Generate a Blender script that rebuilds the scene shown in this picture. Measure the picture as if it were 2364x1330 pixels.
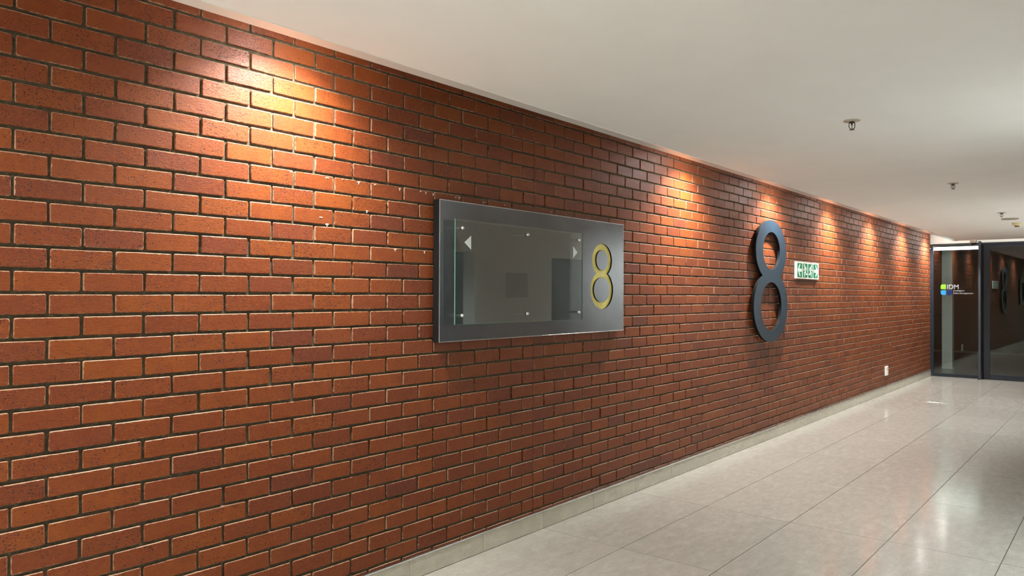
import bpy, bmesh, math, random
from mathutils import Matrix, Vector, Euler
from mathutils.geometry import tessellate_polygon

random.seed(8)
scene = bpy.context.scene
for o in list(bpy.data.objects):
    bpy.data.objects.remove(o, do_unlink=True)
COL = scene.collection

# ------------------------------------------------------------------ camera
F_PX, IMG_W, IMG_H = 1738.76, 2364.0, 1330.0
CAM = Vector((0.0, -3.1015, 1.5893))
FW = Vector((0.77152895, 0.63614607, 0.00782687))
RT = Vector((0.63613648, -0.77156629, 0.00397944))
UP = RT.cross(FW)
camd = bpy.data.cameras.new('camera')
camd.sensor_fit = 'HORIZONTAL'
camd.sensor_width = 36.0
camd.lens = F_PX / IMG_W * 36.0
camd.clip_start = 0.05
cam = bpy.data.objects.new('camera', camd)
COL.objects.link(cam)
M3 = Matrix((RT, UP, -FW)).transposed()
cam.matrix_world = Matrix.Translation(CAM) @ M3.to_4x4()
scene.camera = cam

# ------------------------------------------------------------------ world, exposure
w = bpy.data.worlds.new('world')
scene.world = w
w.use_nodes = True
w.node_tree.nodes['Background'].inputs[0].default_value = (0.9, 0.95, 1.0, 1)
w.node_tree.nodes['Background'].inputs[1].default_value = 0.02
scene.view_settings.view_transform = 'Standard'
scene.view_settings.look = 'None'
scene.view_settings.gamma = 1.0
scene.view_settings.use_curve_mapping = False
scene.view_settings.exposure = 0.73
try:
    cy = scene.cycles
    cy.max_bounces = 5
    cy.diffuse_bounces = 4
    cy.glossy_bounces = 3
    cy.transmission_bounces = 2
    cy.transparent_max_bounces = 10
    cy.caustics_reflective = False
    cy.caustics_refractive = False
except AttributeError:
    pass

# light levels (the lamps are built with their fixtures further down)
SPOT_W = 220.0            # wall washers in the ceiling slot
SPOT_RGB = (1.0, 0.965, 0.92)
FILL_W = 20.0            # added fill lamps, out of view, for the white wall opposite
FILL_BACK_W = 115.0            # added fill lamps behind the camera, for the near ceiling
FILL_RGB = (0.88, 0.98, 1.0)
COVE_E = 4.5             # cove light over the glass front
STRIP_E = 6.0            # strip light in the office behind the glass

# ------------------------------------------------------------------ sizes
CO = 0.085               # brick course
BL = 0.23455             # brick length with its joint
Z0 = 1.5865              # a bed joint
X0 = 0.943               # a cross joint in the even courses
X_BACK, X_END = -5.0, 16.82
Y_OPP = -3.45
Y_LOB = -6.5
Z_CEIL = 2.635
Z_SLOT = 2.98
Y_LIP, Y_LIP2 = -0.455, -0.535


# ------------------------------------------------------------------ helpers
def link(o, parent=None):
    COL.objects.link(o)
    if parent is not None:
        o.parent = parent
    return o


def tag(o, label=None, cat=None, group=None, kind=None):
    if label:
        o['label'] = label
    if cat:
        o['category'] = cat
    if group:
        o['group'] = group
    if kind:
        o['kind'] = kind
    return o


def empty(name, loc=(0, 0, 0)):
    o = bpy.data.objects.new(name, None)
    o.location = loc
    o.empty_display_size = 0.1
    return link(o)


def obj(name, bm, m, parent=None, smooth=False):
    me = bpy.data.meshes.new(name)
    if not isinstance(bm, bmesh.types.BMesh):
        me.from_pydata(*bm)
    else:
        bmesh.ops.recalc_face_normals(bm, faces=bm.faces[:])
        bm.to_mesh(me)
        bm.free()
    if m is not None:
        me.materials.append(m)
    if smooth:
        for p in me.polygons:
            p.use_smooth = True
    o = bpy.data.objects.new(name, me)
    return link(o, parent)


def add_box(bm, x0, x1, y0, y1, z0, z1, bev=0.0, seg=2):
    r = bmesh.ops.create_cube(bm, size=1.0)
    vs = r['verts']
    for v in vs:
        v.co = Vector((x0 + (v.co.x + .5) * (x1 - x0), y0 + (v.co.y + .5) * (y1 - y0), z0 + (v.co.z + .5) * (z1 - z0)))
    if bev > 0:
        es = list({e for v in vs for e in v.link_edges})
        bmesh.ops.bevel(bm, geom=es, offset=bev, segments=seg, profile=0.5, affect='EDGES')


def box(name, x0, x1, y0, y1, z0, z1, m, parent=None, bev=0.0, seg=2):
    bm = bmesh.new()
    add_box(bm, min(x0, x1), max(x0, x1), min(y0, y1), max(y0, y1), min(z0, z1), max(z0, z1), bev, seg)
    return obj(name, bm, m, parent)


def lathe(name, prof, m, parent=None, n=32, axis='Z', loc=(0, 0, 0), smooth=True):
    """prof: list of (radius, height)"""
    bm = bmesh.new()
    rings = []
    for r, h in prof:
        if r < 1e-6:
            rings.append([bm.verts.new((0, 0, h))])
        else:
            rings.append([bm.verts.new((r * math.cos(2 * math.pi * k / n), r * math.sin(2 * math.pi * k / n), h)) for k in range(n)])
    for a, b in zip(rings, rings[1:]):
        for k in range(n):
            k2 = (k + 1) % n
            if len(a) == 1 and len(b) == 1:
                continue
            if len(a) == 1:
                bm.faces.new((a[0], b[k], b[k2]))
            elif len(b) == 1:
                bm.faces.new((a[k], b[0], a[k2]))
            else:
                bm.faces.new((a[k], b[k], b[k2], a[k2]))
    if len(rings[0]) > 1:
        bm.faces.new(rings[0][::-1])
    if len(rings[-1]) > 1:
        bm.faces.new(rings[-1])
    if axis == 'Y':
        bmesh.ops.rotate(bm, verts=bm.verts[:], cent=(0, 0, 0), matrix=Matrix.Rotation(math.radians(90), 3, 'X'))
    elif axis == 'X':
        bmesh.ops.rotate(bm, verts=bm.verts[:], cent=(0, 0, 0), matrix=Matrix.Rotation(math.radians(90), 3, 'Y'))
    bmesh.ops.translate(bm, verts=bm.verts[:], vec=loc)
    o = obj(name, bm, m, parent)
    if smooth:
        for p in o.data.polygons:
            p.use_smooth = len(p.vertices) <= 4
        o.data.set_sharp_from_angle(angle=math.radians(40))
    return o


def tube(bm, pts, r, n=8):
    pts = [Vector(p) for p in pts]
    rings = []
    for i, p in enumerate(pts):
        d = (pts[min(i + 1, len(pts) - 1)] - pts[max(i - 1, 0)]).normalized()
        a = d.orthogonal().normalized() if i == 0 else (a_prev - d * a_prev.dot(d)).normalized()
        b = d.cross(a)
        a_prev = a
        rings.append([bm.verts.new(p + (a * math.cos(2 * math.pi * k / n) + b * math.sin(2 * math.pi * k / n)) * r) for k in range(n)])
    for A, B in zip(rings, rings[1:]):
        for k in range(n):
            bm.faces.new((A[k], A[(k + 1) % n], B[(k + 1) % n], B[k]))
    bm.faces.new(rings[0][::-1])
    bm.faces.new(rings[-1])


def slab(name, loops, y_front, y_back, m, parent=None, plane='XZ', x_ref=0.0, off=(0, 0)):
    """Solid plate: outer loop plus holes, points given as (a, z); plane XZ is a plate parallel to the
    brick wall, plane YZ one parallel to the glass front.  y_front is the side facing the room."""
    bm = bmesh.new()

    def P(q, t):
        return (q[0], t, q[1]) if plane == 'XZ' else (t, q[0], q[1])
    flat = [[Vector((q[0], q[1], 0)) for q in lp] for lp in loops]
    tris = tessellate_polygon(flat)
    allp = [q for lp in loops for q in lp]
    fr = [bm.verts.new(P(q, y_front)) for q in allp]
    bk = [bm.verts.new(P(q, y_back)) for q in allp]
    for t in tris:
        try:
            bm.faces.new([fr[i] for i in t])
            bm.faces.new([bk[i] for i in t][::-1])
        except ValueError:
            pass
    s = 0
    for lp in loops:
        n = len(lp)
        for k in range(n):
            a, b = s + k, s + (k + 1) % n
            bm.faces.new((fr[a], fr[b], bk[b], bk[a]))
        s += n
    return obj(name, bm, m, parent)


def ellipse(cx, cz, rx, rz, n=64):
    return [(cx + rx * math.cos(2 * math.pi * k / n), cz + rz * math.sin(2 * math.pi * k / n)) for k in range(n)]


def eight_outline(cx, zu, rxu, rzu, zl, rxl, rzl, n=72):
    """outer outline of a figure eight: union of two ellipses"""
    def inside(q, cz, rx, rz):
        return ((q[0] - cx) / rx) ** 2 + ((q[1] - cz) / rz) ** 2 < 0.9999
    # crossing height of the two ellipses by bisection of the half-widths
    lo, hi = zl, zu
    for _ in range(60):
        mid = (lo + hi) / 2
        wu = rxu * math.sqrt(max(0, 1 - ((mid - zu) / rzu) ** 2))
        wl = rxl * math.sqrt(max(0, 1 - ((mid - zl) / rzl) ** 2))
        if wl > wu:
            lo = mid
        else:
            hi = mid
    zc = (lo + hi) / 2
    tu = math.asin((zc - zu) / rzu)
    tl = math.asin((zc - zl) / rzl)
    pts = []
    for k in range(n + 1):
        t = tu + (math.pi - 2 * tu) * k / n
        pts.append((cx + rxu * math.cos(t), zu + rzu * math.sin(t)))
    for k in range(1, n):
        t = (math.pi - tl) + (math.pi + 2 * tl) * k / n
        pts.append((cx + rxl * math.cos(t), zl + rzl * math.sin(t)))
    return pts


def rounded(x0, x1, z0, z1, r, corners=(1, 1, 1, 1), n=6):
    """corners: bottom-left, bottom-right, top-right, top-left"""
    out = []
    for (cx, cz, a0, on) in ((x0, z0, 180, corners[0]), (x1, z0, 270, corners[1]), (x1, z1, 0, corners[2]), (x0, z1, 90, corners[3])):
        if not on:
            out.append((cx, cz))
            continue
        ox = cx + (r if cx == x0 else -r)
        oz = cz + (r if cz == z0 else -r)
        for k in range(n + 1):
            a = math.radians(a0 + 90 * k / n)
            out.append((ox + r * math.cos(a), oz + r * math.sin(a)))
    return out


# ------------------------------------------------------------------ materials
class NT:
    def __init__(self, name):
        self.m = bpy.data.materials.new(name)
        self.m.use_nodes = True
        self.t = self.m.node_tree
        self.b = self.t.nodes['Principled BSDF']

    def n(self, kind, **kw):
        nd = self.t.nodes.new(kind)
        for k, v in kw.items():
            setattr(nd, k, v)
        return nd

    def l(self, a, b):
        self.t.links.new(a, b)

    def val(self, sock, v):
        if isinstance(v, (int, float)):
            sock.default_value = v
        elif isinstance(v, tuple):
            sock.default_value = v if len(v) == 4 or sock.type == 'VECTOR' else (*v, 1)
        else:
            self.l(v, sock)

    def math(self, op, a, b=None, c=None, clamp=False):
        nd = self.n('ShaderNodeMath', operation=op)
        nd.use_clamp = clamp
        for i, v in enumerate((a, b, c)):
            if v is not None:
                self.val(nd.inputs[i], v)
        return nd.outputs[0]

    def mix(self, fac, a, b, mode='MIX'):
        nd = self.n('ShaderNodeMix', data_type='RGBA', blend_type=mode)
        self.val(nd.inputs[0], fac)
        self.val(nd.inputs[6], a)
        self.val(nd.inputs[7], b)
        return nd.outputs[2]

    def noise(self, vec, scale, detail=2.0, rough=0.5):
        nd = self.n('ShaderNodeTexNoise')
        nd.inputs['Scale'].default_value = scale
        nd.inputs['Detail'].default_value = detail
        nd.inputs['Roughness'].default_value = rough
        if vec is not None:
            self.l(vec, nd.inputs['Vector'])
        return nd.outputs[0]

    def ramp(self, fac, stops, interp='LINEAR'):
        nd = self.n('ShaderNodeValToRGB')
        cr = nd.color_ramp
        cr.interpolation = interp
        while len(cr.elements) < len(stops):
            cr.elements.new(0.5)
        for e, (p, c) in zip(cr.elements, stops):
            e.position = p
            e.color = (*c, 1) if len(c) == 3 else c
        self.l(fac, nd.inputs[0])
        return nd.outputs[0]

    def mrange(self, v, a, b, c=0.0, d=1.0):
        nd = self.n('ShaderNodeMapRange')
        nd.clamp = True
        self.l(v, nd.inputs[0])
        for i, q in enumerate((a, b, c, d)):
            nd.inputs[i + 1].default_value = q
        return nd.outputs[0]

    def bump(self, h, strength, dist=0.002):
        nd = self.n('ShaderNodeBump')
        nd.inputs['Strength'].default_value = strength
        nd.inputs['Distance'].default_value = dist
        self.l(h, nd.inputs['Height'])
        self.l(nd.outputs[0], self.b.inputs['Normal'])

    def pos(self, sx=1, sy=1, sz=1):
        g = self.n('ShaderNodeNewGeometry')
        mp = self.n('ShaderNodeMapping')
        mp.inputs['Scale'].default_value = (sx, sy, sz)
        self.l(g.outputs['Position'], mp.inputs['Vector'])
        return mp.outputs[0]


def srgb(r, g, b):
    def c(v):
        v /= 255.0
        return v / 12.92 if v <= 0.04045 else ((v + 0.055) / 1.055) ** 2.4
    return (c(r), c(g), c(b))


def plain(name, col, rough=0.5, metal=0.0, spec=0.5, noise_amt=0.06, noise_scale=30.0, bump=0.0):
    k = NT(name)
    v = k.noise(k.pos(), noise_scale, 3)
    f = k.mrange(v, 0.3, 0.7, 1 - noise_amt, 1 + noise_amt)
    k.l(k.mix(1.0, (*col, 1), f, 'MULTIPLY'), k.b.inputs['Base Color'])
    k.b.inputs['Roughness'].default_value = rough
    k.b.inputs['Metallic'].default_value = metal
    k.b.inputs['Specular IOR Level'].default_value = spec
    if bump:
        k.bump(v, bump, 0.002)
    return k.m


def emissive(name, col, e):
    k = NT(name)
    k.b.inputs['Base Color'].default_value = (*col, 1)
    k.b.inputs['Emission Color'].default_value = (*col, 1)
    k.b.inputs['Emission Strength'].default_value = e
    return k.m


def glass(name, tint, ior=1.5, rough=0.0, gain=1.0):
    """thin pane: Fresnel reflection over tinted see-through"""
    k = NT(name)
    out = k.t.nodes['Material Output']
    gm = k.n('ShaderNodeNewGeometry')
    dt = k.n('ShaderNodeVectorMath', operation='DOT_PRODUCT')
    k.l(gm.outputs['Incoming'], dt.inputs[0])
    k.l(gm.outputs['Normal'], dt.inputs[1])
    f0 = ((ior - 1) / (ior + 1)) ** 2
    c5 = k.math('POWER', k.math('SUBTRACT', 1.0, k.math('ABSOLUTE', dt.outputs['Value']), clamp=True), 5.0)
    fr = k.math('ADD', f0, k.math('MULTIPLY', c5, 1 - f0))
    tr = k.n('ShaderNodeBsdfTransparent')
    v = k.noise(k.pos(), 3.0, 2)
    k.l(k.mix(k.mrange(v, 0.3, 0.7, 0.0, 0.05), (*tint, 1), (tint[0] * .9, tint[1] * .9, tint[2] * .9, 1)), tr.inputs['Color'])
    gl = k.n('ShaderNodeBsdfGlossy')
    gl.inputs['Roughness'].default_value = rough
    gl.inputs['Color'].default_value = (1, 1, 1, 1)
    mx = k.n('ShaderNodeMixShader')
    k.l(k.math('MULTIPLY', fr, gain, clamp=True), mx.inputs[0])
    k.l(tr.outputs[0], mx.inputs[1])
    k.l(gl.outputs[0], mx.inputs[2])
    k.l(mx.outputs[0], out.inputs['Surface'])
    return k.m


def make_brick_mat():
    k = NT('red_brick')
    g = k.n('ShaderNodeNewGeometry')
    sp = k.n('ShaderNodeSeparateXYZ')
    k.l(g.outputs['Position'], sp.inputs[0])
    X, Z = sp.outputs[0], sp.outputs[2]
    rowf = k.math('DIVIDE', k.math('SUBTRACT', Z, Z0), CO)
    row = k.math('FLOOR', rowf)
    par = k.math('MODULO', k.math('ADD', row, 200.0), 2.0)
    colf = k.math('SUBTRACT', k.math('DIVIDE', k.math('SUBTRACT', X, X0), BL), k.math('MULTIPLY', par, 0.5))
    colm = k.math('FLOOR', colf)
    cb = k.n('ShaderNodeCombineXYZ')
    k.l(row, cb.inputs[0])
    k.l(colm, cb.inputs[1])
    wn = k.n('ShaderNodeTexWhiteNoise', noise_dimensions='3D')
    k.l(cb.outputs[0], wn.inputs['Vector'])
    s2 = k.n('ShaderNodeSeparateColor')
    k.l(wn.outputs['Color'], s2.inputs[0])
    r1, r2, r3 = s2.outputs[0], s2.outputs[1], s2.outputs[2]
    base = k.ramp(r1, [(0.0, srgb(98, 45, 23)), (0.15, srgb(107, 50, 21)), (0.5, srgb(114, 55, 21)), (0.85, srgb(121, 61, 20)), (0.95, srgb(103, 48, 27)), (1.0, srgb(87, 43, 30))])
    # cloudy tone inside each brick, shifted per brick
    off = k.n('ShaderNodeVectorMath', operation='MULTIPLY_ADD')
    k.l(wn.outputs['Color'], off.inputs[0])
    off.inputs[1].default_value = (7, 7, 7)
    k.l(g.outputs['Position'], off.inputs[2])
    P = off.outputs[0]
    cloud = k.noise(P, 14.0, 2, 0.6)
    base = k.mix(k.mrange(cloud, 0.35, 0.7, 0.0, 0.5), base, (*srgb(104, 45, 20), 1))
    mid = k.noise(P, 55.0, 2, 0.7)
    base = k.mix(k.mrange(mid, 0.4, 0.7, 0.0, 0.25), base, (*srgb(134, 70, 24), 1))
    # drag marks: streaks along the brick
    mp = k.n('ShaderNodeMapping')
    mp.inputs['Scale'].default_value = (0.35, 1, 1.5)
    k.l(P, mp.inputs['Vector'])
    drag = k.noise(mp.outputs[0], 130.0, 1, 0.65)
    # dark pits
    mp2 = k.n('ShaderNodeMapping')
    mp2.inputs['Scale'].default_value = (0.9, 1, 1.0)
    k.l(P, mp2.inputs['Vector'])
    pit_n = k.noise(mp2.outputs[0], 180.0, 1.0, 0.5)
    thr = k.math('SUBTRACT', k.math('SUBTRACT', 0.672, k.math('MULTIPLY', r2, 0.062)), k.math('MULTIPLY', k.mrange(cloud, 0.4, 0.65), 0.03))
    pit = k.math('MULTIPLY', k.math('SUBTRACT', pit_n, thr), 22.0, clamp=True)
    base = k.mix(k.math('MULTIPLY', pit, 0.85), base, (*srgb(44, 18, 11), 1))
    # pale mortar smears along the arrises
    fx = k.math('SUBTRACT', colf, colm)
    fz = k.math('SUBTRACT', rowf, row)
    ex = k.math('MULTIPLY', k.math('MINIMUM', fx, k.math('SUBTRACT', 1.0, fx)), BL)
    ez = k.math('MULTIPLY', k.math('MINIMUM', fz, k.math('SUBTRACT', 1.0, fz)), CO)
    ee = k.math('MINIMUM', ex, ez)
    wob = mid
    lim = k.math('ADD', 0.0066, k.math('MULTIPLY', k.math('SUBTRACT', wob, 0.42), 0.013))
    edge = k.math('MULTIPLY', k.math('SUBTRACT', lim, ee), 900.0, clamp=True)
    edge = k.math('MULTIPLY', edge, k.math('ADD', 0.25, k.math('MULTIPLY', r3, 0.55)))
    tp = k.math('SUBTRACT', 0.0098, k.math('MULTIPLY', k.math('SUBTRACT', 1.0, fz), CO))  # top arris paler again: mortar smear with overhead lamplight painted in
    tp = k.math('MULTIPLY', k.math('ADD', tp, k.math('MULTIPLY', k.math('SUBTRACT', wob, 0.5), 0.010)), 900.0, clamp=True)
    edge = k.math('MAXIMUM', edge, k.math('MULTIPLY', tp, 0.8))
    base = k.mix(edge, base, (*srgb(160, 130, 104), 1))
    # a few mineral specks
    base = k.mix(k.math('MULTIPLY', k.math('SUBTRACT', 0.23, pit_n), 30.0, clamp=True), base, (*srgb(190, 130, 96), 1))
    k.l(base, k.b.inputs['Base Color'])
    k.l(k.math('ADD', 0.36, k.math('MULTIPLY', drag, 0.22)), k.b.inputs['Roughness'])
    k.b.inputs['Specular IOR Level'].default_value = 0.3
    h = k.math('SUBTRACT', k.math('ADD', k.math('MULTIPLY', drag, 0.5), k.math('MULTIPLY', mid, 0.5)), k.math('MULTIPLY', pit, 0.8))
    k.bump(h, 0.6, 0.0026)
    return k.m


def make_mortar_mat():
    k = NT('brown_mortar')
    v = k.noise(k.pos(), 60.0, 2, 0.65)
    k.l(k.ramp(v, [(0.3, srgb(56, 47, 32)), (0.6, srgb(76, 65, 46)), (0.8, srgb(112, 100, 78))]), k.b.inputs['Base Color'])
    k.b.inputs['Roughness'].default_value = 0.95
    k.bump(v, 0.6, 0.004)
    return k.m


def make_tile_mat(name, lo, hi, ra, rb):
    k = NT(name)
    g = k.n('ShaderNodeNewGeometry')
    oi = k.n('ShaderNodeObjectInfo')
    off = k.n('ShaderNodeVectorMath', operation='MULTIPLY_ADD')
    cb = k.n('ShaderNodeCombineXYZ')
    for i in range(3):
        k.l(oi.outputs['Random'], cb.inputs[i])
    k.l(cb.outputs[0], off.inputs[0])
    off.inputs[1].default_value = (13, 7, 5)
    k.l(g.outputs['Position'], off.inputs[2])
    P = off.outputs[0]
    mp = k.n('ShaderNodeMapping')
    mp.inputs['Scale'].default_value = (0.55, 1.2, 1)
    k.l(P, mp.inputs['Vector'])
    cl = k.noise(mp.outputs[0], 15.0, 4, 0.78)
    base = k.ramp(cl, [(0.3, lo), (0.55, tuple((a + b) / 2 for a, b in zip(lo, hi))), (0.72, hi)])
    vein = k.noise(mp.outputs[0], 70.0, 3, 0.75)
    base = k.mix(k.mrange(vein, 0.54, 0.70, 0.0, 0.30), base, (*[c * 0.62 for c in lo], 1))
    sp = k.noise(P, 120.0, 2)
    base = k.mix(k.mrange(sp, 0.66, 0.74, 0.0, 0.35), base, (*[c * 0.5 for c in lo], 1))
    f = k.math('ADD', 0.96, k.math('MULTIPLY', oi.outputs['Random'], 0.08))
    base = k.mix(1.0, base, f, 'MULTIPLY')
    k.l(base, k.b.inputs['Base Color'])
    k.l(k.mrange(vein, 0.35, 0.7, ra, rb), k.b.inputs['Roughness'])
    k.b.inputs['Specular IOR Level'].default_value = 0.5
    return k.m


def make_steel(name, col, rough):
    k = NT(name)
    v = k.noise(k.pos(), 4.0, 4, 0.6)
    br = k.noise(k.pos(2, 2, 260), 3.0, 2)
    k.l(k.mix(k.mrange(v, 0.35, 0.65, 0, 1), (*[c * 0.85 for c in col], 1), (*col, 1)), k.b.inputs['Base Color'])
    k.b.inputs['Metallic'].default_value = 1.0
    k.l(k.math('ADD', rough - 0.04, k.math('MULTIPLY', br, 0.08)), k.b.inputs['Roughness'])
    return k.m


M = {}
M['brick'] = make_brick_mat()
M['mortar'] = make_mortar_mat()
M['tile'] = make_tile_mat('polished_stone_tile', srgb(150, 146, 138), srgb(169, 166, 158), 0.10, 0.19)
M['skirting'] = make_tile_mat('stone_skirting', srgb(170, 166, 150), srgb(196, 192, 178), 0.25, 0.4)
M['grout'] = plain('grey_grout', srgb(70, 66, 58), 0.9)
M['ceiling'] = plain('ceiling_paint', srgb(238, 237, 234), 0.85, noise_amt=0.015, noise_scale=3.0)
M['white_wall'] = plain('white_wall_paint', srgb(226, 226, 220), 0.8, noise_amt=0.02, noise_scale=4.0)
M['ceiling_trim'] = plain('satin_white_trim', srgb(222, 220, 215), 0.22, spec=0.6, noise_amt=0.01)
M['sealant'] = plain('brown_joint_sealant', srgb(98, 48, 32), 0.7, noise_scale=80)
M['alu_trim'] = make_steel('aluminium_trim', (0.75, 0.75, 0.74), 0.28)
M['panel'] = make_steel('burnished_steel', (0.185, 0.187, 0.2), 0.22)
M['panel_edge'] = make_steel('bright_steel_edge', (0.6, 0.6, 0.6), 0.3)
M['panel_side'] = plain('black_steel_side', (0.008, 0.008, 0.008), 0.7, spec=0.15)
M['chrome'] = make_steel('chrome', (0.78, 0.78, 0.78), 0.12)
M['pane'] = glass('sign_glass', (0.93, 0.98, 0.965), 1.5, 0.0, 2.2)
M['pane_edge'] = plain('green_glass_edge', srgb(96, 140, 128), 0.15)
M['yellow'] = plain('yellow_enamel', srgb(228, 214, 120), 0.4, noise_amt=0.04)
M['arrow'] = plain('frosted_white_vinyl', srgb(205, 215, 210), 0.5)
M['eight'] = plain('dark_slate_enamel', srgb(22, 39, 53), 0.36, noise_amt=0.03)
M['eight_side'] = plain('dark_slate_side', srgb(9, 11, 14), 0.6, spec=0.2)
M['sign_white'] = plain('sign_white', srgb(238, 240, 230), 0.45, noise_amt=0.02)
M['sign_mint'] = plain('sign_mint_white', srgb(226, 242, 234), 0.4, noise_amt=0.02)
M['sign_green'] = plain('sign_green', srgb(6, 124, 84), 0.4, noise_amt=0.05)
M['plastic'] = plain('white_plastic', srgb(240, 238, 230), 0.35, noise_amt=0.02)
M['cream'] = plain('cream_plastic', srgb(222, 214, 170), 0.45, noise_amt=0.03)
M['cream_dark'] = plain('olive_sensor_cap', srgb(112, 104, 66), 0.5)
M['slot'] = plain('socket_grey', srgb(170, 168, 160), 0.5)
M['brass'] = plain('dark_bronze', srgb(74, 62, 46), 0.35, metal=0.8)
M['bulb'] = plain('dark_glass_bulb', (0.012, 0.006, 0.005), 0.1)
M['escutcheon'] = plain('satin_escutcheon', srgb(176, 168, 152), 0.35, metal=0.4)
M['frame'] = plain('charcoal_aluminium', srgb(34, 42, 52), 0.38, noise_amt=0.03)
M['post'] = plain('grey_aluminium_post', srgb(62, 66, 75), 0.45, noise_amt=0.03)
M['gasket'] = plain('black_gasket', (0.006, 0.006, 0.007), 0.6)
M['door_glass'] = glass('front_glass', (0.80, 0.84, 0.82), 1.5, 0.0, 1.4)
M['dome'] = plain('black_dome', (0.008, 0.008, 0.008), 0.08)
M['lime'] = plain('lime_vinyl', srgb(112, 186, 40), 0.4)
M['sky'] = plain('sky_blue_vinyl', srgb(40, 124, 178), 0.4)
M['navy'] = plain('navy_vinyl', srgb(4, 26, 78), 0.4)
M['letter'] = plain('silver_vinyl', srgb(132, 134, 134), 0.45)
M['office_dark'] = plain('dark_office_wall', srgb(38, 36, 34), 0.8)
M['office_green'] = plain('green_office_wall', srgb(44, 64, 30), 0.8)
M['office_floor'] = plain('grey_office_floor', srgb(96, 94, 88), 0.35)
M['column'] = plain('pale_column_paint', srgb(206, 210, 204), 0.7, noise_amt=0.02)
M['residue'] = plain('white_plaster_residue', srgb(196, 184, 166), 0.8)
M['dark_door'] = plain('dark_door_leaf', srgb(74, 68, 66), 0.45)
M['lamp_body'] = plain('lamp_housing', srgb(150, 148, 142), 0.4)
M['lamp_dark'] = plain('grey_lamp_housing', srgb(92, 92, 92), 0.5)
M['spot_glow'] = emissive('spot_lamp_face', SPOT_RGB, 190.0)
M['fill_glow'] = emissive('fill_light_face', FILL_RGB, 4.0)
M['strip_glow'] = emissive('strip_light_face', (0.93, 1.0, 0.97), STRIP_E)

# ------------------------------------------------------------------ the brick wall
wall = box('wall_left', X_BACK, X_END, 0.0095, 0.16, 0.0, Z_SLOT, M['mortar'])
tag(wall, kind='structure')


def project(x, y, z):
    v = Vector((x, y, z)) - CAM
    d = v.dot(FW)
    if d < 0.05:
        return None
    return IMG_W / 2 + F_PX * v.dot(RT) / d, IMG_H / 2 - F_PX * v.dot(UP) / d


EXP_J = [X0 + k * BL for k in (-23, -5, 13, 31, 49, 67)]


def brick_geo(x0, x1, z0, z1, rnd):
    """pillowed brick face: two outlines of ten points and a cap (48 triangles)"""
    def ring(ins, ch, jit):
        a, b, c, d = x0 + ins, x1 - ins, z0 + ins, z1 - ins
        ch = min(ch, (b - a) * .3, (d - c) * .3)
        xm = (a + b) / 2 + rnd.uniform(-.02, .02) * (b - a) / .2
        pts = [(a + ch, c), (xm, c), (b - ch, c), (b, c + ch), (b, d - ch), (b - ch, d), (xm, d), (a + ch, d), (a, d - ch), (a, c + ch)]
        return [(px + rnd.uniform(-jit, jit), pz + rnd.uniform(-jit, jit)) for px, pz in pts]
    proud = rnd.uniform(-0.0012, 0.0012)
    tx, tz = rnd.uniform(-.004, .004), rnd.uniform(-.008, .008)
    cx, cz = (x0 + x1) / 2, (z0 + z1) / 2
    vs = []
    outer = ring(0.0, 0.004, 0.0010)
    inner = [(px + (0.0022 if px < cx else -0.0022) * (abs(px - cx) > .3 * (x1 - x0)), pz + (0.0022 if pz < cz else -0.0022) * (abs(pz - cz) > .2 * (z1 - z0))) for px, pz in outer]
    for px, pz in outer:
        vs.append((px, 0.013, pz))
    for px, pz in outer:
        vs.append((px, 0.0024 + proud + tx * (px - cx) + tz * (pz - cz), pz))
    for px, pz in inner:
        vs.append((px, proud + tx * (px - cx) + tz * (pz - cz), pz))
    fs = []
    n = 10
    for k in range(n):
        k2 = (k + 1) % n
        fs.append((k, k2, n + k2, n + k))
        fs.append((n + k, n + k2, 2 * n + k2, 2 * n + k))
    fs.append(tuple(range(2 * n, 3 * n)))
    return vs, fs


bricks = []
rnd = random.Random(3)
r_lo = int(math.floor((0.10 - Z0) / CO))
r_hi = int(math.floor((Z_SLOT - Z0) / CO))
for r in range(r_lo, r_hi + 1):
    zb, zt = Z0 + r * CO + 0.0062, Z0 + (r + 1) * CO - 0.0062
    zt = min(zt, Z_SLOT - 0.004)
    zb = max(zb, 0.09)
    if zt - zb < 0.012:
        continue
    off = 0.5 * (r % 2)
    j0 = int(math.floor((X_BACK - X0) / BL)) - 1
    j1 = int(math.ceil((X_END - X0) / BL)) + 1
    rowj = rnd.uniform(-0.002, 0.002)
    for j in range(j0, j1):
        a = X0 + (j + off) * BL
        b = a + BL
        a += 0.0055 + rnd.uniform(-0.0016, 0.0022)
        b -= 0.0055 + rnd.uniform(-0.0016, 0.0022)
        a, b = max(a, X_BACK + .004), min(b, X_END - .004)
        segs = [(a, b)]
        for e in EXP_J:
            segs = [s for (p, q) in segs for s in (((p, min(q, e - .0045)), (max(p, e + .0045), q)) if p < e < q else ((p, q),))]
        for p, q in segs:
            if abs(q - p) < 0.02 or q <= p:
                continue
            zj = rnd.uniform(-0.0008, 0.0008)
            bricks.append((p, q, zb + zj, zt + zj + rnd.uniform(-0.0012, 0.0008), r))

# the 300 that show largest are parts of their own, all others one part
SIGN_X0, SIGN_X1, SIGN_Z0, SIGN_Z1 = 3.048, 5.058, 1.31, 2.13


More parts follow.
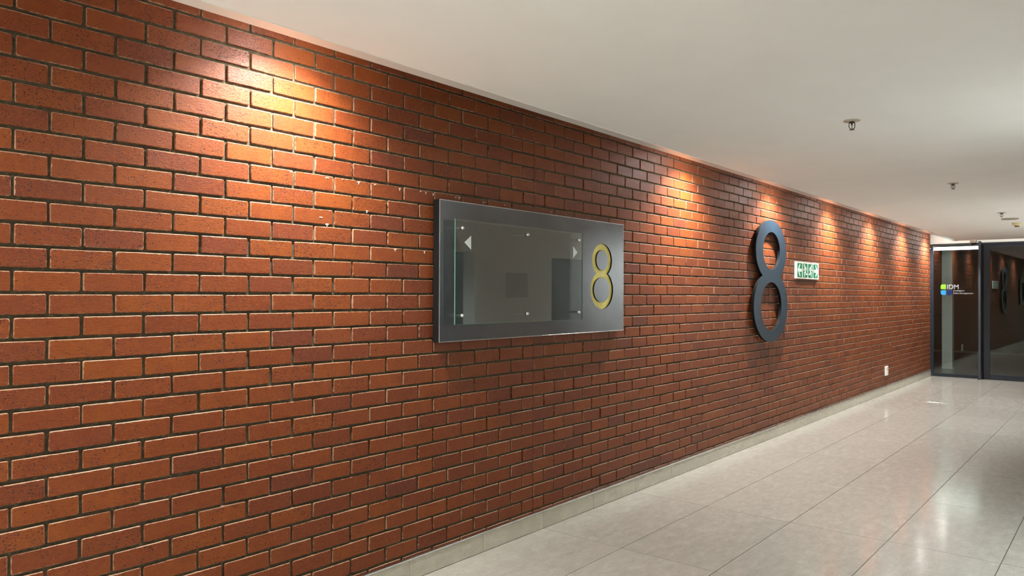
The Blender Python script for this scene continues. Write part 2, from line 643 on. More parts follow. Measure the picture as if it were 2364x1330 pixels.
def shown(bk):
    p, q, zb, zt, r = bk
    if p > SIGN_X0 and q < SIGN_X1 + .02 and zb > SIGN_Z0 and zt < SIGN_Z1 - .02:
        return 0.0
    c = [project(x, 0, z) for x, z in ((p, zb), (q, zb), (q, zt), (p, zt))]
    if any(v is None for v in c):
        return 0.0
    # hidden above the ceiling edge
    xs = [min(max(v[0], 0), IMG_W) for v in c]
    ys = [min(max(v[1], 0), IMG_H) for v in c]
    wpx, hpx = max(xs) - min(xs), max(ys) - min(ys)
    zc = (zb + zt) / 2
    yy = CAM.y + (Y_LIP - CAM.y)
    zl = CAM.z + (zc - CAM.z) * (Y_LIP - CAM.y) / (0 - CAM.y)
    if zl > Z_CEIL:
        return 0.0
    if wpx < 8 or hpx < 8:
        return 0.0
    h0 = (c[3][1] - c[0][1])
    return abs(wpx * h0)


order = sorted(range(len(bricks)), key=lambda i: -shown(bricks[i]))
top = set(order[:300])
rv, rf = [], []
for i, bk in enumerate(bricks):
    vs, fs = brick_geo(*bk[:4], rnd)
    if i in top:
        cx, cz = (bk[0] + bk[1]) / 2, (bk[2] + bk[3]) / 2
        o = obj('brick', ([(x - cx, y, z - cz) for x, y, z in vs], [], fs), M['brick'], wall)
        o.location = (cx, 0, cz)
    else:
        s = len(rv)
        rv += vs
        rf += [tuple(s + q for q in f) for f in fs]
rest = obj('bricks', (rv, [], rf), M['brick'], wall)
tag(rest, kind='stuff')
for e in EXP_J[1:5]:
    box('movement_joint', e - .004, e + .004, 0.0012, 0.012, 0.1, Z_SLOT - .01, M['sealant'], wall)
# white plaster flecks left on the wall above the sign
bm = bmesh.new()
fl = random.Random(5)
FLECKS = [(672, 397), (755, 411), (791, 414), (828, 421), (866, 427), (923, 435), (971, 442), (983, 444), (1000, 448), (847, 487), (755, 518), (741, 502), (1052, 456), (1060, 457), (1116, 466), (1121, 467), (1165, 473), (1272, 489), (1306, 494), (980, 581), (912, 576)]
for (px, py) in FLECKS:
    d = FW * F_PX + RT * (px - IMG_W / 2) - UP * (py - IMG_H / 2)
    t = -CAM.y / d.y
    q = CAM + d * t
    wd, hd = fl.uniform(.004, .010), fl.uniform(.0018, .003)
    add_box(bm, q.x - wd, q.x + wd, -0.0022, 0.004, q.z - hd, q.z + hd, 0.001, 1)
    if fl.random() < .3:
        add_box(bm, q.x - .002, q.x + .002, -0.0020, 0.004, q.z - .012, q.z, 0.0008, 1)
fo = obj('plaster_flecks', bm, M['residue'], wall)
tag(fo, 'white plaster flecks', kind='stuff')

# ------------------------------------------------------------------ skirting
base = box('baseboard_left', X_BACK, X_END - .002, -0.004, 0.0085, 0.0, 0.108, M['grout'])
tag(base, kind='structure')
SK = 0.6115
k0 = int(math.floor((X_BACK - 4.088) / SK)) + 1
k1 = int(math.ceil((X_END - 4.088) / SK))
for k in range(k0, k1):
    a, b = 4.088 + k * SK + .001, min(4.088 + (k + 1) * SK - .001, X_END - .004)
    box('skirting_tile', a, b, -0.0145, -0.002, 0.0025, 0.1105, M['skirting'], base, 0.0008, 1)
bm = bmesh.new()
add_box(bm, X_BACK, X_END - .004, -0.0175, 0.006, 0.111, 0.1215, 0.004, 3)
tag(obj('metal_trim', bm, M['alu_trim'], base), 'thin aluminium strip')

# ------------------------------------------------------------------ floor
floor = box('floor', X_BACK, X_END + .06, Y_OPP, 0.0, -0.08, -0.0035, M['grout'])
tag(floor, kind='structure')
TX, TY = 1.2235, 0.6225
tile_me = {}
for i in range(int(math.floor((X_BACK - 4.09) / TX)), int(math.ceil((X_END - 4.09) / TX))):
    for j in range(6):
        a, b = max(4.09 + i * TX, X_BACK), min(4.09 + (i + 1) * TX, X_END + .05)
        c, d = -0.0035 - j * TY, max(-0.0035 - (j + 1) * TY, Y_OPP)
        if b - a < .05 or c - d < .05:
            continue
        key = (round(b - a, 3), round(c - d, 3))
        if key not in tile_me:
            bm = bmesh.new()
            hx, hy = (b - a) / 2 - .0020, (c - d) / 2 - .0020
            add_box(bm, -hx, hx, -hy, hy, -0.012, 0.0, 0.0007, 1)
            me = bpy.data.meshes.new('floor_tile')
            bmesh.ops.recalc_face_normals(bm, faces=bm.faces[:])
            bm.to_mesh(me)
            bm.free()
            me.materials.append(M['tile'])
            tile_me[key] = me
        o = bpy.data.objects.new('floor_tile', tile_me[key])
        o.location = ((a + b) / 2, (c + d) / 2, 0)
        link(o, floor)

# ------------------------------------------------------------------ ceiling with its light slot
CE = X_END - 0.34
prof = [(Y_OPP, Z_CEIL), (Y_LIP2, Z_CEIL), (Y_LIP, Z_CEIL + 0.0005), (Y_LIP, Z_CEIL + 0.10), (Y_LIP - .05, Z_CEIL + .12), (Y_LIP - .05, Z_SLOT), (Y_OPP, Z_SLOT)]
n = len(prof)
vs = [(X_BACK, y, z) for y, z in prof] + [(CE, y, z) for y, z in prof]
fs = [(k, (k + 1) % n, n + (k + 1) % n, n + k) for k in range(n)] + [tuple(range(n))[::-1], tuple(range(n, 2 * n))]
bm = bmesh.new()
bv = [bm.verts.new(v) for v in vs]
for f in fs:
    bm.faces.new([bv[i] for i in f])
ceiling = obj('ceiling', bm, M['ceiling'])
tag(ceiling, kind='structure')
box('edge_trim', X_BACK, CE, Y_LIP - .001, Y_LIP2, Z_CEIL - .003, Z_CEIL + .015, M['ceiling_trim'], ceiling, .002, 2)
tag(box('ceiling_slot', X_BACK, X_END + .1, Y_OPP, 0.16, Z_SLOT, Z_SLOT + .1, M['ceiling']), kind='structure')

# ------------------------------------------------------------------ other walls of the corridor
def wall_x(name, y0, y1, x0, x1, z0, z1, holes, m):
    """wall parallel to the brick wall with rectangular openings (x0,x1,z1 from the floor)"""
    bm = bmesh.new()
    xs = x0
    for (a, b, h) in sorted(holes):
        add_box(bm, xs, a, y0, y1, z0, z1)
        add_box(bm, a, b, y0, y1, h, z1)
        xs = b
    add_box(bm, xs, x1, y0, y1, z0, z1)
    return tag(obj(name, bm, m), kind='structure')


wall_x('wall_right', Y_OPP - .2, Y_OPP, 3.1, X_END + .1, 0, Z_SLOT, [(5.75, 6.97, 2.115), (8.58, 9.55, 2.105)], M['white_wall'])
tag(box('wall_niche', 5.6, 7.1, Y_OPP - 1.5, Y_OPP - 1.4, 0, 2.4, M['office_dark']), kind='structure')
tag(box('wall_niche_side', 5.6, 5.7, Y_OPP - 1.4, Y_OPP - .2, 0, 2.4, M['white_wall']), kind='structure')
tag(box('wall_niche_top', 5.6, 7.1, Y_OPP - 1.5, Y_OPP - .2, 2.4, 2.5, M['white_wall']), kind='structure')
tag(box('floor_niche', 5.6, 7.1, Y_OPP - 1.5, Y_OPP, -.08, -0.001, M['office_floor']), kind='structure')
d2 = empty('door_2', (8.58, Y_OPP, 0))
tag(d2, kind='structure')


def local(o, root):
    """keep an object built in world coordinates where it is under an Empty at root"""
    o.parent = root
    o.matrix_parent_inverse = Matrix.Translation(-Vector(root.location))
    return o


local(box('door_leaf', 8.59, 9.54, Y_OPP - .10, Y_OPP - .05, 0.004, 2.10, M['dark_door'], None, 0.002), d2)
bm = bmesh.new()
tube(bm, [(8.66, Y_OPP - .05, 1.02), (8.66, Y_OPP - .0, 1.02), (8.78, Y_OPP - .0, 1.02)], .009)
local(obj('door_handle', bm, M['chrome']), d2)
bm = bmesh.new()
add_box(bm, 7.57, 8.03, Y_OPP, Y_OPP + .008, 1.54, 1.87, .002, 1)
hatch = obj('wall_hatch', bm, plain('hatch_paint', srgb(188, 190, 186), .6))
tag(hatch, 'square grey access hatch on the white wall facing the sign', 'hatch')
tag(box('wall_back', X_BACK - .1, X_BACK, Y_LOB, 0.16, 0, Z_SLOT, M['white_wall']), kind='structure')
# the lobby the camera stands in opens off the corridor
tag(box('wall_lobby_back', X_BACK, 3.2, Y_LOB - .1, Y_LOB, 0, Z_SLOT, M['white_wall']), kind='structure')
tag(box('wall_lobby_side', 3.1, 3.2, Y_LOB, Y_OPP - .2, 0, Z_SLOT, M['white_wall']), kind='structure')
tag(box('floor_lobby', X_BACK, 3.1, Y_LOB, Y_OPP - .001, -.08, 0, M['tile']), kind='structure')
tag(box('ceiling_lobby', X_BACK, 3.1, Y_LOB, Y_OPP - .001, Z_CEIL, Z_SLOT, M['ceiling']), kind='structure')

# ------------------------------------------------------------------ glass front at the end
XF = X_END
tag(box('wall_end', XF, XF + .1, Y_OPP, 0.3, 2.605, Z_SLOT, M['white_wall']), kind='structure')
win = empty('window_1', (XF, -0.42, 0))
tag(win, kind='structure')
local(box('jamb', XF - .03, XF + .07, -.052, 0.0, 0, 2.60, M['frame'], None, .002), win)
local(box('head_rail', XF - .03, XF + .07, -.83, -.052, 2.575, 2.605, M['gasket'], None, .002), win)
local(box('bottom_rail', XF - .03, XF + .07, -.83, -.052, 0, 0.058, M['frame'], None, .002), win)
local(box('glazing_bead', XF - .034, XF - .02, -.83, -.052, 0.058, 0.066, M['post'], None, .001), win)
local(box('pane', XF + .01, XF + .018, -.83, -.052, 0.058, 2.575, M['door_glass']), win)
local(box('post', XF - .12, XF - .01, -.868, -.83, 0, Z_CEIL - .004, M['post'], None, .003), win)

door = empty('door_1', (XF, -1.4, 0))
tag(door, kind='structure')
local(box('frame_head', XF - .03, XF + .07, Y_OPP, -.868, 2.565, 2.605, M['frame'], None, .002), door)
local(box('reveal', XF + .02, XF + .07, -.915, -.868, 0, 2.565, M['gasket']), door)
for (a, b) in ((-.905, -1.90), (-1.906, -2.90)):
    bm = bmesh.new()
    add_box(bm, XF - .02, XF + .03, b, b + .10, .006, 2.563, .002, 1)
    add_box(bm, XF - .02, XF + .03, a - .10, a, .006, 2.563, .002, 1)
    add_box(bm, XF - .02, XF + .03, b + .10, a - .10, .006, .092, .002, 1)
    add_box(bm, XF - .02, XF + .03, b + .10, a - .10, 2.505, 2.563, .002, 1)
    ajar = 0.013 if a > -1.0 else 0.0      # the near leaf stands a centimetre ajar
    for v in bm.verts:
        v.co.x += ajar * (v.co.y - a)
    leaf = obj('leaf_frame', bm, M['frame'])
    local(leaf, door)
    pn = box('pane', XF + .001, XF + .009, b + .10, a - .10, .092, 2.505, M['door_glass'])
    pn.parent = leaf
    bd = box('glazing_bead', XF - .024, XF - .012, b + .10, a - .10, .092, .099, M['post'], None, .001)
    bd.parent = leaf
    for part in (pn, bd):
        for v in part.data.vertices:
            v.co.x += ajar * (v.co.y - a)
bm = bmesh.new()
add_box(bm, XF - .03, XF + .07, Y_OPP, Y_OPP + .06, 0, 2.565)
add_box(bm, XF - .03, XF + .07, -2.96, -2.905, 0, 2.565)
add_box(bm, XF - .03, XF + .07, Y_OPP + .06, -2.96, 0, .06)
w2 = empty('window_2', (XF, -3.2, 0))
tag(w2, kind='structure')
local(obj('window_frame', bm, M['frame']), w2)
local(box('pane', XF + .01, XF + .018, Y_OPP + .06, -2.96, .06, 2.565, M['door_glass']), w2)

# the name on the side pane: logo squares and lettering, thin vinyl on the outside of the glass
XV = XF + .0092


def gp(px, py):
    d = FW * F_PX + RT * (px - IMG_W / 2) - UP * (py - IMG_H / 2)
    t = (XV - CAM.x) / d.x
    q = CAM + d * t
    return q.y, q.z


def vinyl(name, loop, m):
    return local(slab(name, [loop], XV - .0009, XV, m, None, 'YZ'), win)


ZL0, ZL1 = 1.603, 1.808
vinyl('logo_square', [(-.266, 1.718), (-.266, 1.808)] + [(-.208 + .030 * math.sin(math.radians(a)), 1.778 + .030 * math.cos(math.radians(a))) for a in range(0, 91, 15)] + [(-.178, 1.718)], M['lime'])
vinyl('logo_square', [(-.266, 1.692), (-.178, 1.692)] + [(-.208 + .030 * math.cos(math.radians(a)), 1.634 - .030 * math.sin(math.radians(a))) for a in range(0, 91, 15)] + [(-.266, 1.604)], M['sky'])
vinyl('logo_square', [(-.286, 1.692), (-.286, 1.604)] + [(-.344 - .030 * math.sin(math.radians(a)), 1.634 - .030 * math.cos(math.radians(a))) for a in range(0, 91, 15)] + [(-.374, 1.692)], M['navy'])


def text_mesh(name, body, y_left, z_base, height, m, width=None, bold=0.0):
    cu = bpy.data.curves.new(name, 'FONT')
    cu.body = body
    cu.size = 1.0
    cu.offset = bold
    cu.extrude = 0.0005
    tmp = bpy.data.objects.new(name, cu)
    COL.objects.link(tmp)
    dg = bpy.context.evaluated_depsgraph_get()
    dg.update()
    me = bpy.data.meshes.new_from_object(tmp.evaluated_get(dg))
    bpy.data.objects.remove(tmp, do_unlink=True)
    xs = [v.co.x for v in me.vertices]
    ys = [v.co.y for v in me.vertices]
    cap = 0.70
    s = height / cap
    sx = s if width is None else width / (max(xs) - min(xs))
    x0 = min(xs)
    for v in me.vertices:
        a, b, c = v.co
        v.co = Vector((XV - .0004 - c * .5, y_left - (a - x0) * sx, z_base + b * s))
    me.materials.clear()
    me.materials.append(m)
    o = bpy.data.objects.new(name, me)
    link(o)
    return local(o, win)


text_mesh('lettering', 'IDM', -.290, 1.722, .084, M['letter'], .195, .012)
text_mesh('lettering', 'Intelligent', -.396, 1.675, .026, M['letter'], .185, .014)
text_mesh('lettering', 'Debt Management', -.396, 1.624, .028, M['letter'], .335, .014)

# the office behind the glass
tag(box('floor_office', XF + .06, 24.2, -5.0, 2.0, -.08, -.001, M['office_floor']), kind='structure')
tag(box('ceiling_office', XF + .1, 24.2, -5.0, 2.0, 2.75, 2.85, M['office_dark']), kind='structure')
tag(box('wall_office_back', 24.2, 24.3, -5.0, 2.0, 0, 2.85, M['office_green']), kind='structure')
tag(box('wall_office_left', XF + .1, 24.3, 2.0, 2.1, 0, 2.85, M['office_dark']), kind='structure')
tag(box('wall_office_right', XF + .1, 24.3, -5.1, -5.0, 0, 2.85, M['office_dark']), kind='structure')
tag(box('trim_1', 24.17, 24.2, -5.0, 2.0, 0, .05, M['column']), kind='structure')
colm = empty('column', (18.75, 0.02, 0))
tag(colm, 'pale square column standing behind the narrow glass pane', 'column')
local(box('shaft', 18.65, 18.85, -.082, .118, .035, 2.75, M['column'], None, .004), colm)
local(box('foot', 18.645, 18.855, -.087, .123, 0, .035, M['column'], None, .003), colm)
sl = empty('strip_light', (17.35, -.2, 2.5))
tag(sl, 'long white strip light glowing behind the top of the narrow pane', 'light')
local(box('housing', 17.33, 17.42, -.765, .6, 2.572, 2.65, M['lamp_dark'], None, .003), sl)
local(box('diffuser', 17.325, 17.425, -.765, .6, 2.536, 2.5715, M['strip_glow']), sl)
local(box('reflector_lip', 17.32, 17.43, -.765, .6, 2.514, 2.524, M['strip_glow']), sl)
for yy in (-.6, .4):
    bm = bmesh.new()
    tube(bm, [(17.375, yy, 2.65), (17.375, yy, 2.75)], .008)
    local(obj('hanger', bm, M['lamp_body']), sl)

# ------------------------------------------------------------------ directory sign with the yellow 8
SY = -0.0506
SX0, SX1, SZ0, SZ1 = 3.048, 5.058, 1.310, 2.130
sign = empty('directory_sign', ((SX0 + SX1) / 2, 0, SZ0))
tag(sign, 'dark steel directory panel with blank glass sheet and recessed yellow 8', 'sign')
ux, lx = 4.757, 4.755
E_OUT = eight_outline(4.756, 1.8425, .1355, .1235, 1.6215, .1525, .1435)
E_IU = ellipse(4.757, 1.8425, .0785, .0755)
E_IL = ellipse(4.753, 1.6215, .108, .0925)
face = slab('face_plate', [[(SX0, SZ0), (SX1, SZ0), (SX1, SZ1), (SX0, SZ1)], E_OUT[::-1]], SY, SY + .003, M['panel'])
local(face, sign)
for el in (E_IU, E_IL):
    ct = local(slab('counter', [el], SY, SY + .003, M['panel']), sign)
    sd = slab('counter_core', [el], SY + .0031, SY + .012, M['panel_side'])
    sd.parent = ct
for nm, lp in (('cut_edge', E_OUT),):
    # dark rim lining the cut-out
    bm = bmesh.new()
    nn = len(lp)
    a = [bm.verts.new((q[0], SY + .0005, q[1])) for q in lp]
    c = 4.756
    b = [bm.verts.new((q[0], SY + .0119, q[1])) for q in lp]
    ins = [((q[0] - c) * .995 + c, q[1]) for q in lp]
    a2 = [bm.verts.new((q[0], SY + .0005, q[1])) for q in ins]
    b2 = [bm.verts.new((q[0], SY + .0119, q[1])) for q in ins]
    for k in range(nn):
        k2 = (k + 1) % nn
        bm.faces.new((a[k], a[k2], b[k2], b[k]))
        bm.faces.new((a2[k], a2[k2], b2[k2], b2[k]))
        bm.faces.new((a[k], a[k2], a2[k2], a2[k]))
    local(obj(nm, bm, M['panel_side']), sign)
nb = box('number_backing', 4.56, 4.95, SY + .0121, SY + .016, 1.44, 2.0, M['yellow'])
local(nb, sign)
nb['label'] = 'yellow figure 8'
bm = bmesh.new()
add_box(bm, SX0, SX0 + .012, SY + .0032, -.002, SZ0, SZ1)
add_box(bm, SX1 - .012, SX1, SY + .0032, -.002, SZ0, SZ1)
add_box(bm, SX0 + .012, SX1 - .012, SY + .0032, -.002, SZ0, SZ0 + .012)
add_box(bm, SX0 + .012, SX1 - .012, SY + .0032, -.002, SZ1 - .012, SZ1)
add_box(bm, SX0 + .012, SX1 - .012, -.012, -.002, SZ0 + .012, SZ1 - .012)
local(obj('return_box', bm, M['panel_side']), sign)
bm = bmesh.new()
e = .004
add_box(bm, SX0 - .0004, SX0 + e, SY - .0012, SY + .003, SZ0, SZ1, .0006, 1)
add_box(bm, SX1 - e, SX1 + .0004, SY - .0012, SY + .003, SZ0, SZ1, .0006, 1)
add_box(bm, SX0 + e, SX1 - e, SY - .0012, SY + .003, SZ0 - .0004, SZ0 + e, .0006, 1)
add_box(bm, SX0 + e, SX1 - e, SY - .0012, SY + .003, SZ1 - e, SZ1 + .0004, .0006, 1)
local(obj('edge_rim', bm, M['panel_edge']), sign)
GX0, GX1, GZ0, GZ1, GY = 3.124, 4.418, 1.411, 2.020, SY - .047
pane = local(box('glass_sheet', GX0, GX1, GY - .006, GY, GZ0, GZ1, M['pane']), sign)
bm = bmesh.new()
g = .0006
add_box(bm, GX0 - g, GX0 + g, GY - .0062, GY + .0002, GZ0, GZ1)
add_box(bm, GX1 - g, GX1 + g, GY - .0062, GY + .0002, GZ0, GZ1)
add_box(bm, GX0, GX1, GY - .0062, GY + .0002, GZ0 - g, GZ0 + g)
add_box(bm, GX0, GX1, GY - .0062, GY + .0002, GZ1 - g, GZ1 + g)
ge = obj('polished_edge', bm, M['pane_edge'])
ge.parent = pane
for x in (3.180, 3.790, 4.372):
    for z in (1.463, 1.971):
        so = lathe('standoff', [(.0, SY - .0005), (.009, SY - .0005), (.009, GY + .002), (.0, GY + .002)], M['chrome'], None, 20)
        # lathe runs along Z: turn it onto the wall normal
        me = so.data
        for v in me.vertices:
            a, b, c = v.co
            v.co = Vector((x + a, c, z + b))
        local(so, sign)
        cp = lathe('screw_cap', [(.0, 0), (.011, 0), (.011, .005), (.008, .009), (.0, .0105)], M['chrome'], None, 20)
        for v in cp.data.vertices:
            a, b, c = v.co
            v.co = Vector((x + a, GY - .006 - c, z + b))
        cp.parent = so
        for me in (so.data, cp.data):
            bmx = bmesh.new()
            bmx.from_mesh(me)
            bmesh.ops.recalc_face_normals(bmx, faces=bmx.faces[:])
            bmx.to_mesh(me)
            bmx.free()
local(slab('arrow', [[(3.199, 1.888), (3.256, 1.848), (3.256, 1.930)]], GY - .0072, GY - .0061, M['arrow']), sign)
local(slab('arrow', [[(4.352, 1.881), (4.301, 1.921), (4.301, 1.840)]], GY - .0072, GY - .0061, M['arrow']), sign)

# ------------------------------------------------------------------ large dark 8
num = empty('wall_numeral', (8.15, 0, 1.075))
tag(num, 'large dark slate figure 8 mounted on the brick wall', 'numeral')
NB, NF = -0.026, -0.056
loops = [eight_outline(8.151, 2.07, .4435, .334, 1.464, .4965, .389, 96), ellipse(8.156, 2.07, .2485, .2065, 80)[::-1], ellipse(8.150, 1.464, .3035, .264, 80)[::-1]]
local(slab('front_plate', loops, NF, NF + .004, M['eight']), num)
local(slab('body', loops, NF + .0041, NB, M['eight_side']), num)
for (x, z) in ((7.81, 2.10), (8.50, 2.10), (7.75, 1.45), (8.55, 1.45), (8.15, 1.79)):
    so = lathe('standoff', [(0, 0), (.012, 0), (.012, .0215), (0, .0215)], M['eight_side'], None, 12)
    for v in so.data.vertices:
        a, b, c = v.co
        v.co = Vector((x + a, -.0005 - c, z + b))
    local(so, num)

# ------------------------------------------------------------------ exit sign
EX0, EX1, EZ0, EZ1, EY = 9.027, 9.859, 1.786, 1.990, -.022
ex = empty('exit_sign', ((EX0 + EX1) / 2, 0, EZ0))
tag(ex, 'white framed green emergency sign with arrows and running figures', 'sign')
local(box('sign_box', EX0, EX1, EY, -.001, EZ0, EZ1, M['sign_white'], None, .003), ex)
PWD, GAP, MG = .160, .034, .042


def strokes(bm, segs, y0, y1, ox, oz, mir):
    def T(a, b):
        return (ox + (-a if mir else a), oz + b)
    for si, s in enumerate(segs):
        y0 = y0 - .00012
        if s[0] == 'e':
            _, cx, cz, rx, rz = s
            lp = [T(*q) for q in ellipse(cx, cz, rx, rz, 20)]
        elif s[0] == 'p':
            lp = [T(*q) for q in s[1]]
        else:
            _, ax, az, bx, bz, wd = s
            dx, dz = bx - ax, bz - az
            L = math.hypot(dx, dz)
            nx, nz = -dz / L * wd / 2, dx / L * wd / 2
            a0 = math.atan2(nz, nx)
            lp = [T(bx + wd / 2 * math.cos(a0 - math.pi * t / 6), bz + wd / 2 * math.sin(a0 - math.pi * t / 6)) for t in range(7)]
            lp += [T(ax + wd / 2 * math.cos(a0 + math.pi - math.pi * t / 6), az + wd / 2 * math.sin(a0 + math.pi - math.pi * t / 6)) for t in range(7)]
        if mir:
            lp = lp[::-1]
        f = [bm.verts.new((q[0], y0, q[1])) for q in lp]
        b = [bm.verts.new((q[0], y1, q[1])) for q in lp]
        bm.faces.new(f)
        bm.faces.new(b[::-1])
        for k in range(len(lp)):
            k2 = (k + 1) % len(lp)
            bm.faces.new((f[k], b[k], b[k2], f[k2]))


MAN = [('e', -.036, .062, .017, .017), ('l', -.012, .038, .004, -.012, .034), ('l', -.014, .040, -.040, .012, .013), ('l', -.040, .012, -.060, .004, .013),
       ('l', .004, .042, .038, .028, .013), ('l', .038, .028, .046, .004, .013),
       ('l', -.002, -.014, -.030, -.030, .019), ('l', -.030, -.030, -.026, -.070, .016),
       ('l', .008, -.016, .020, -.046, .019), ('l', .020, -.046, .058, -.044, .017)]
ARW = [('l', -.060, 0, .0, .062, .026), ('l', -.060, 0, .0, -.062, .026), ('p', [(-.060, -.019), (.068, -.019), (.068, .019), (-.060, .019)])]
for k in range(4):
    a = EX0 + MG + k * (PWD + GAP)
    pz0, pz1 = EZ0 + .018, EZ1 - .018
    pl = slab('green_panel', [rounded(a, a + PWD, pz0, pz1, .006)], EY - .002, EY + .001, M['sign_green'])
    local(pl, ex)
    bm = bmesh.new()
    strokes(bm, ARW if k in (0, 3) else MAN, EY - .0032, EY - .0019, a + PWD / 2, (pz0 + pz1) / 2, k >= 2)
    sy = obj('symbol', bm, M['sign_mint'])
    sy.parent = pl

# ------------------------------------------------------------------ wall socket
so = empty('wall_socket', (13.31, 0, .29))
tag(so, 'small white electrical socket low on the brick wall', 'socket')
local(box('cover_plate', 13.235, 13.385, -.022, -.001, .29, .44, M['plastic'], None, .004), so)
local(box('socket_face', 13.26, 13.36, -.026, -.0215, .30, .365, M['plastic'], None, .002), so)
local(box('switch_rocker', 13.285, 13.335, -.029, -.0215, .385, .425, M['slot'], None, .002), so)
for (x, z) in ((13.285, .325), (13.335, .325), (13.31, .348)):
    h = lathe('pin_hole', [(0, 0), (.006, 0), (.006, .0008), (0, .0008)], M['gasket'], None, 10)
    for v in h.data.vertices:
        a, b, c = v.co
        v.co = Vector((x + a, -.0262 - c, z + b))
    local(h, so)

# ------------------------------------------------------------------ ceiling fittings
def sprinkler(x, y, label):
    s = empty('sprinkler', (x, y, Z_CEIL))
    tag(s, label, 'sprinkler', 'sprinkler heads along the ceiling')

    def add(o):
        o.parent = s
        return o
    add(lathe('escutcheon', [(0, 0), (.048, 0), (.0475, -.003), (.040, -.006), (.020, -.008), (0, -.008)], M['escutcheon'], None, 32))
    add(lathe('body', [(0, -.008), (.015, -.008), (.015, -.015), (.011, -.017), (0, -.017)], M['brass'], None, 16))
    bm = bmesh.new()
    ca, sa = RT.x, RT.y
    for sg in (-1, 1):
        pts = [(.016, -.012), (.0175, -.026), (.0165, -.040), (.011, -.048), (.0, -.051)]
        tube(bm, [(sg * q * ca, sg * q * sa, z) for q, z in pts], .0024, 8)
    add(obj('yoke', bm, M['brass'], None, True))
    add(lathe('bulb', [(0, -.017), (.005, -.018), (.0055, -.023), (.0022, -.030), (.0018, -.046), (0, -.048)], M['bulb'], None, 12))
    add(lathe('deflector', [(0, -.050), (.004, -.050), (.004, -.0535), (.0145, -.054), (.0145, -.056), (0, -.0565)], M['brass'], None, 20))


sprinkler(4.765, -1.805, 'bronze sprinkler head nearest the camera, largest of the three')
sprinkler(8.003, -1.812, 'bronze sprinkler head in the middle of the three')
sprinkler(11.20, -1.830, 'bronze sprinkler head beside the flat round ceiling plate')

sp = empty('ceiling_plate', (12.13, -1.82, Z_CEIL))
tag(sp, 'flat round white plate flush on the ceiling', 'ceiling plate')
o = lathe('rim', [(.085, 0), (.102, 0), (.102, -.009), (.096, -.012), (.085, -.010)], M['escutcheon'], None, 40)
o.parent = sp
o = lathe('disc', [(0, -.0), (.0845, -.0), (.0845, -.006), (0, -.006)], M['ceiling'], None, 40)
o.parent = sp

sd = empty('smoke_detector', (12.88, -1.825, Z_CEIL))
tag(sd, 'cream round smoke detector on the ceiling near the glass front', 'smoke detector')
for nm, pr, m in (('base', [(0, 0), (.066, 0), (.066, -.010), (.062, -.013), (0, -.013)], M['cream']),
                  ('body', [(0, -.013), (.058, -.013), (.058, -.030), (.046, -.044), (0, -.044)], M['cream']),
                  ('sensor_cap', [(0, -.044), (.032, -.044), (.030, -.056), (.024, -.062), (0, -.063)], M['cream_dark'])):
    o = lathe(nm, pr, m, None, 32)
    o.parent = sd

dc = empty('dome_camera', (16.36, -.80, Z_CEIL))
tag(dc, 'white and black dome camera hanging from the ceiling edge', 'camera')
for nm, pr, m in (('mount', [(0, 0), (.060, 0), (.060, -.040), (.054, -.052), (.046, -.056), (0, -.056)], M['plastic']),
                  ('dome', [(.0, -.0562), (.043, -.0562)] + [(.043 * math.cos(math.radians(a)), -.0562 - .050 * math.sin(math.radians(a))) for a in range(10, 90, 10)] + [(0, -.1062)], M['dome']),
                  ('lens', [(0, -.085), (.010, -.085), (.010, -.1075), (0, -.1078)], M['slot'])):
    o = lathe(nm, pr, m, None, 32)
    o.parent = dc

ds = empty('door_stop', (16.55, -.862, 0))
tag(ds, 'tiny chrome door stop on the floor below the grey post', 'door stop')
o = lathe('base', [(0, .0), (.022, .0), (.022, .006), (.014, .010), (0, .010)], M['chrome'], None, 20)
o.parent = ds
o = lathe('bumper', [(0, .010), (.012, .010), (.016, .016), (.016, .030), (.011, .036), (0, .036)], M['gasket'], None, 20)
o.parent = ds

# ------------------------------------------------------------------ lamps
def spot(x, label, lit=True):
    s = empty('wall_washer', (x, -.315, 2.85))
    tag(s, label, 'light', 'wall washers in the ceiling slot')
    o = lathe('housing', [(.0, .10), (.045, .10), (.050, .09), (.050, .0), (.044, .0), (.044, .012), (0, .012)], M['lamp_body'], None, 24)
    o.parent = s
    bm = bmesh.new()
    tube(bm, [(0, 0, .10), (0, 0, Z_SLOT - 2.85)], .012, 8)
    o = obj('stem', bm, M['lamp_body'], s)
    o = obj('lamp_face', ([(.041 * math.cos(math.pi * k / 5), .041 * math.sin(math.pi * k / 5), .008) for k in range(10)], [], [tuple(range(10))[::-1]]), M['spot_glow'] if lit else M['gasket'])
    o.parent = s
    if lit:
        ld = bpy.data.lights.new('spot', 'SPOT')
        ld.energy = SPOT_W
        ld.color = SPOT_RGB
        ld.spot_size = math.radians(130)
        ld.spot_blend = 1.0
        ld.shadow_soft_size = 0.035
        lo = bpy.data.objects.new('spot_beam', ld)
        lo.location = (0, 0, -0.005)
        d = Vector((0, .06, -1.0))
        lo.rotation_euler = d.to_track_quat('-Z', 'Y').to_euler()
        link(lo, s)


cv = empty('cove_light', (XF - .3, -1.7, 2.9))
tag(cv, 'long cove light above the ceiling edge washing the white band over the doors', 'light')
local(box('channel', XF - .34, XF - .26, Y_OPP + .02, -.02, 2.905, 2.96, M['lamp_body'], None, .002), cv)
local(box('diffuser', XF - .335, XF - .265, Y_OPP + .02, -.02, 2.885, 2.9045, emissive('cove_glow', (1.0, 0.97, 0.92), COVE_E)), cv)

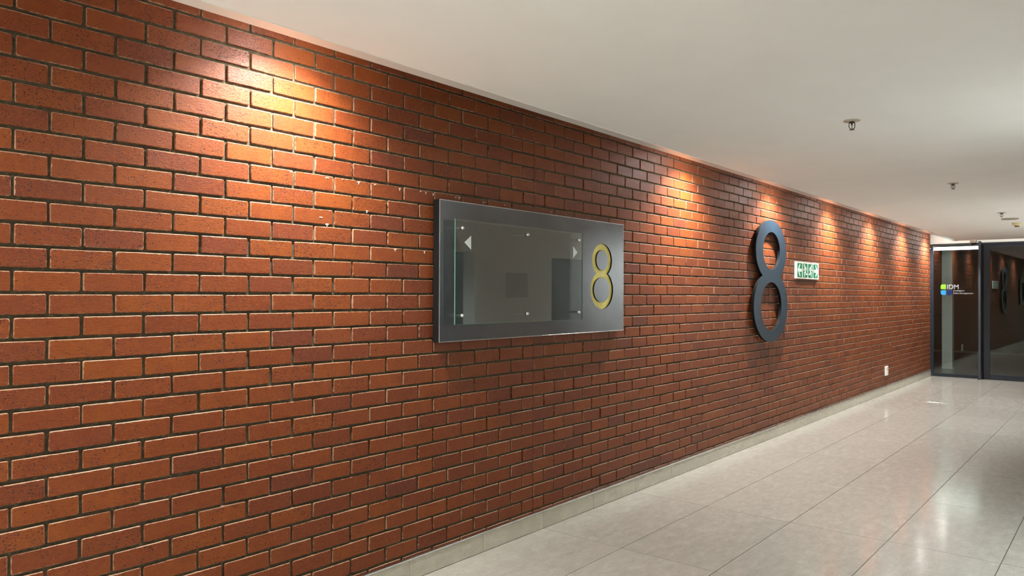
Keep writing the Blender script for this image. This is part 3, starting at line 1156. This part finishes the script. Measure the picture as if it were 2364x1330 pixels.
WW = [(-2.06, 1), (0.0, 1), (2.05, 1), (4.10, 0), (6.12, 1), (8.22, 1), (10.30, 1), (12.32, 1), (14.38, 1), (16.30, 1)]
WHERE = ['wall washer in the ceiling slot behind the camera', 'wall washer in the slot at the near end of the bricks', 'wall washer lighting the large bricks left of the directory panel',
         'unlit wall washer in the slot above the directory panel', 'wall washer lighting the bricks right of the directory panel', 'wall washer lighting the bricks above the large dark 8',
         'wall washer lighting the bricks right of the green exit sign', 'third wall washer from the glass front', 'second wall washer from the glass front', 'wall washer nearest the glass front']
for (x, lit), lab in zip(WW, WHERE):
    spot(x, lab, lit)


def fill_light(x, y, tilt=True, watt=FILL_W):  # unseen ceiling fittings added as fill for ceiling, floor and white wall
    s = empty('fill_light', (x, y, Z_CEIL))
    if tilt:
        tag(s, 'added round fill light, unseen, in the ceiling beside the white wall', 'light', 'added fill lights beside the white wall')
    else:
        tag(s, 'added round fill light, unseen, in the ceiling behind the camera', 'light', 'added fill lights behind the camera')
    o = lathe('ring', [(.085, 0), (.105, 0), (.103, -.006), (.088, -.008), (.085, -.004)], M['plastic'], None, 32)
    o.parent = s
    o = obj('lamp_face', ([(.0845 * math.cos(math.pi * k / 8), .0845 * math.sin(math.pi * k / 8), -.003) for k in range(16)], [], [tuple(range(16))[::-1]]), M['fill_glow'])
    o.parent = s
    ld = bpy.data.lights.new('fill_light', 'AREA')
    ld.shape = 'DISK'
    ld.size = 0.16
    ld.energy = watt
    ld.color = FILL_RGB
    lo = bpy.data.objects.new('fill_beam', ld)
    lo.location = (0, 0, -.05 if tilt else -.012)
    ld.spread = math.radians(125 if tilt else 105)
    if tilt:
        lo.rotation_euler = Vector((0, -.40, -.92)).to_track_quat('-Z', 'Y').to_euler()
    link(lo, s)


for x in (5.2, 10.7, 13.2):
    fill_light(x, -2.78, True, FILL_W * 1.45)
for x in (-1.0, -3.2):
    for y in (-2.0, -4.6):
        fill_light(x, y, False, FILL_BACK_W if y > -3 else FILL_BACK_W * .6)
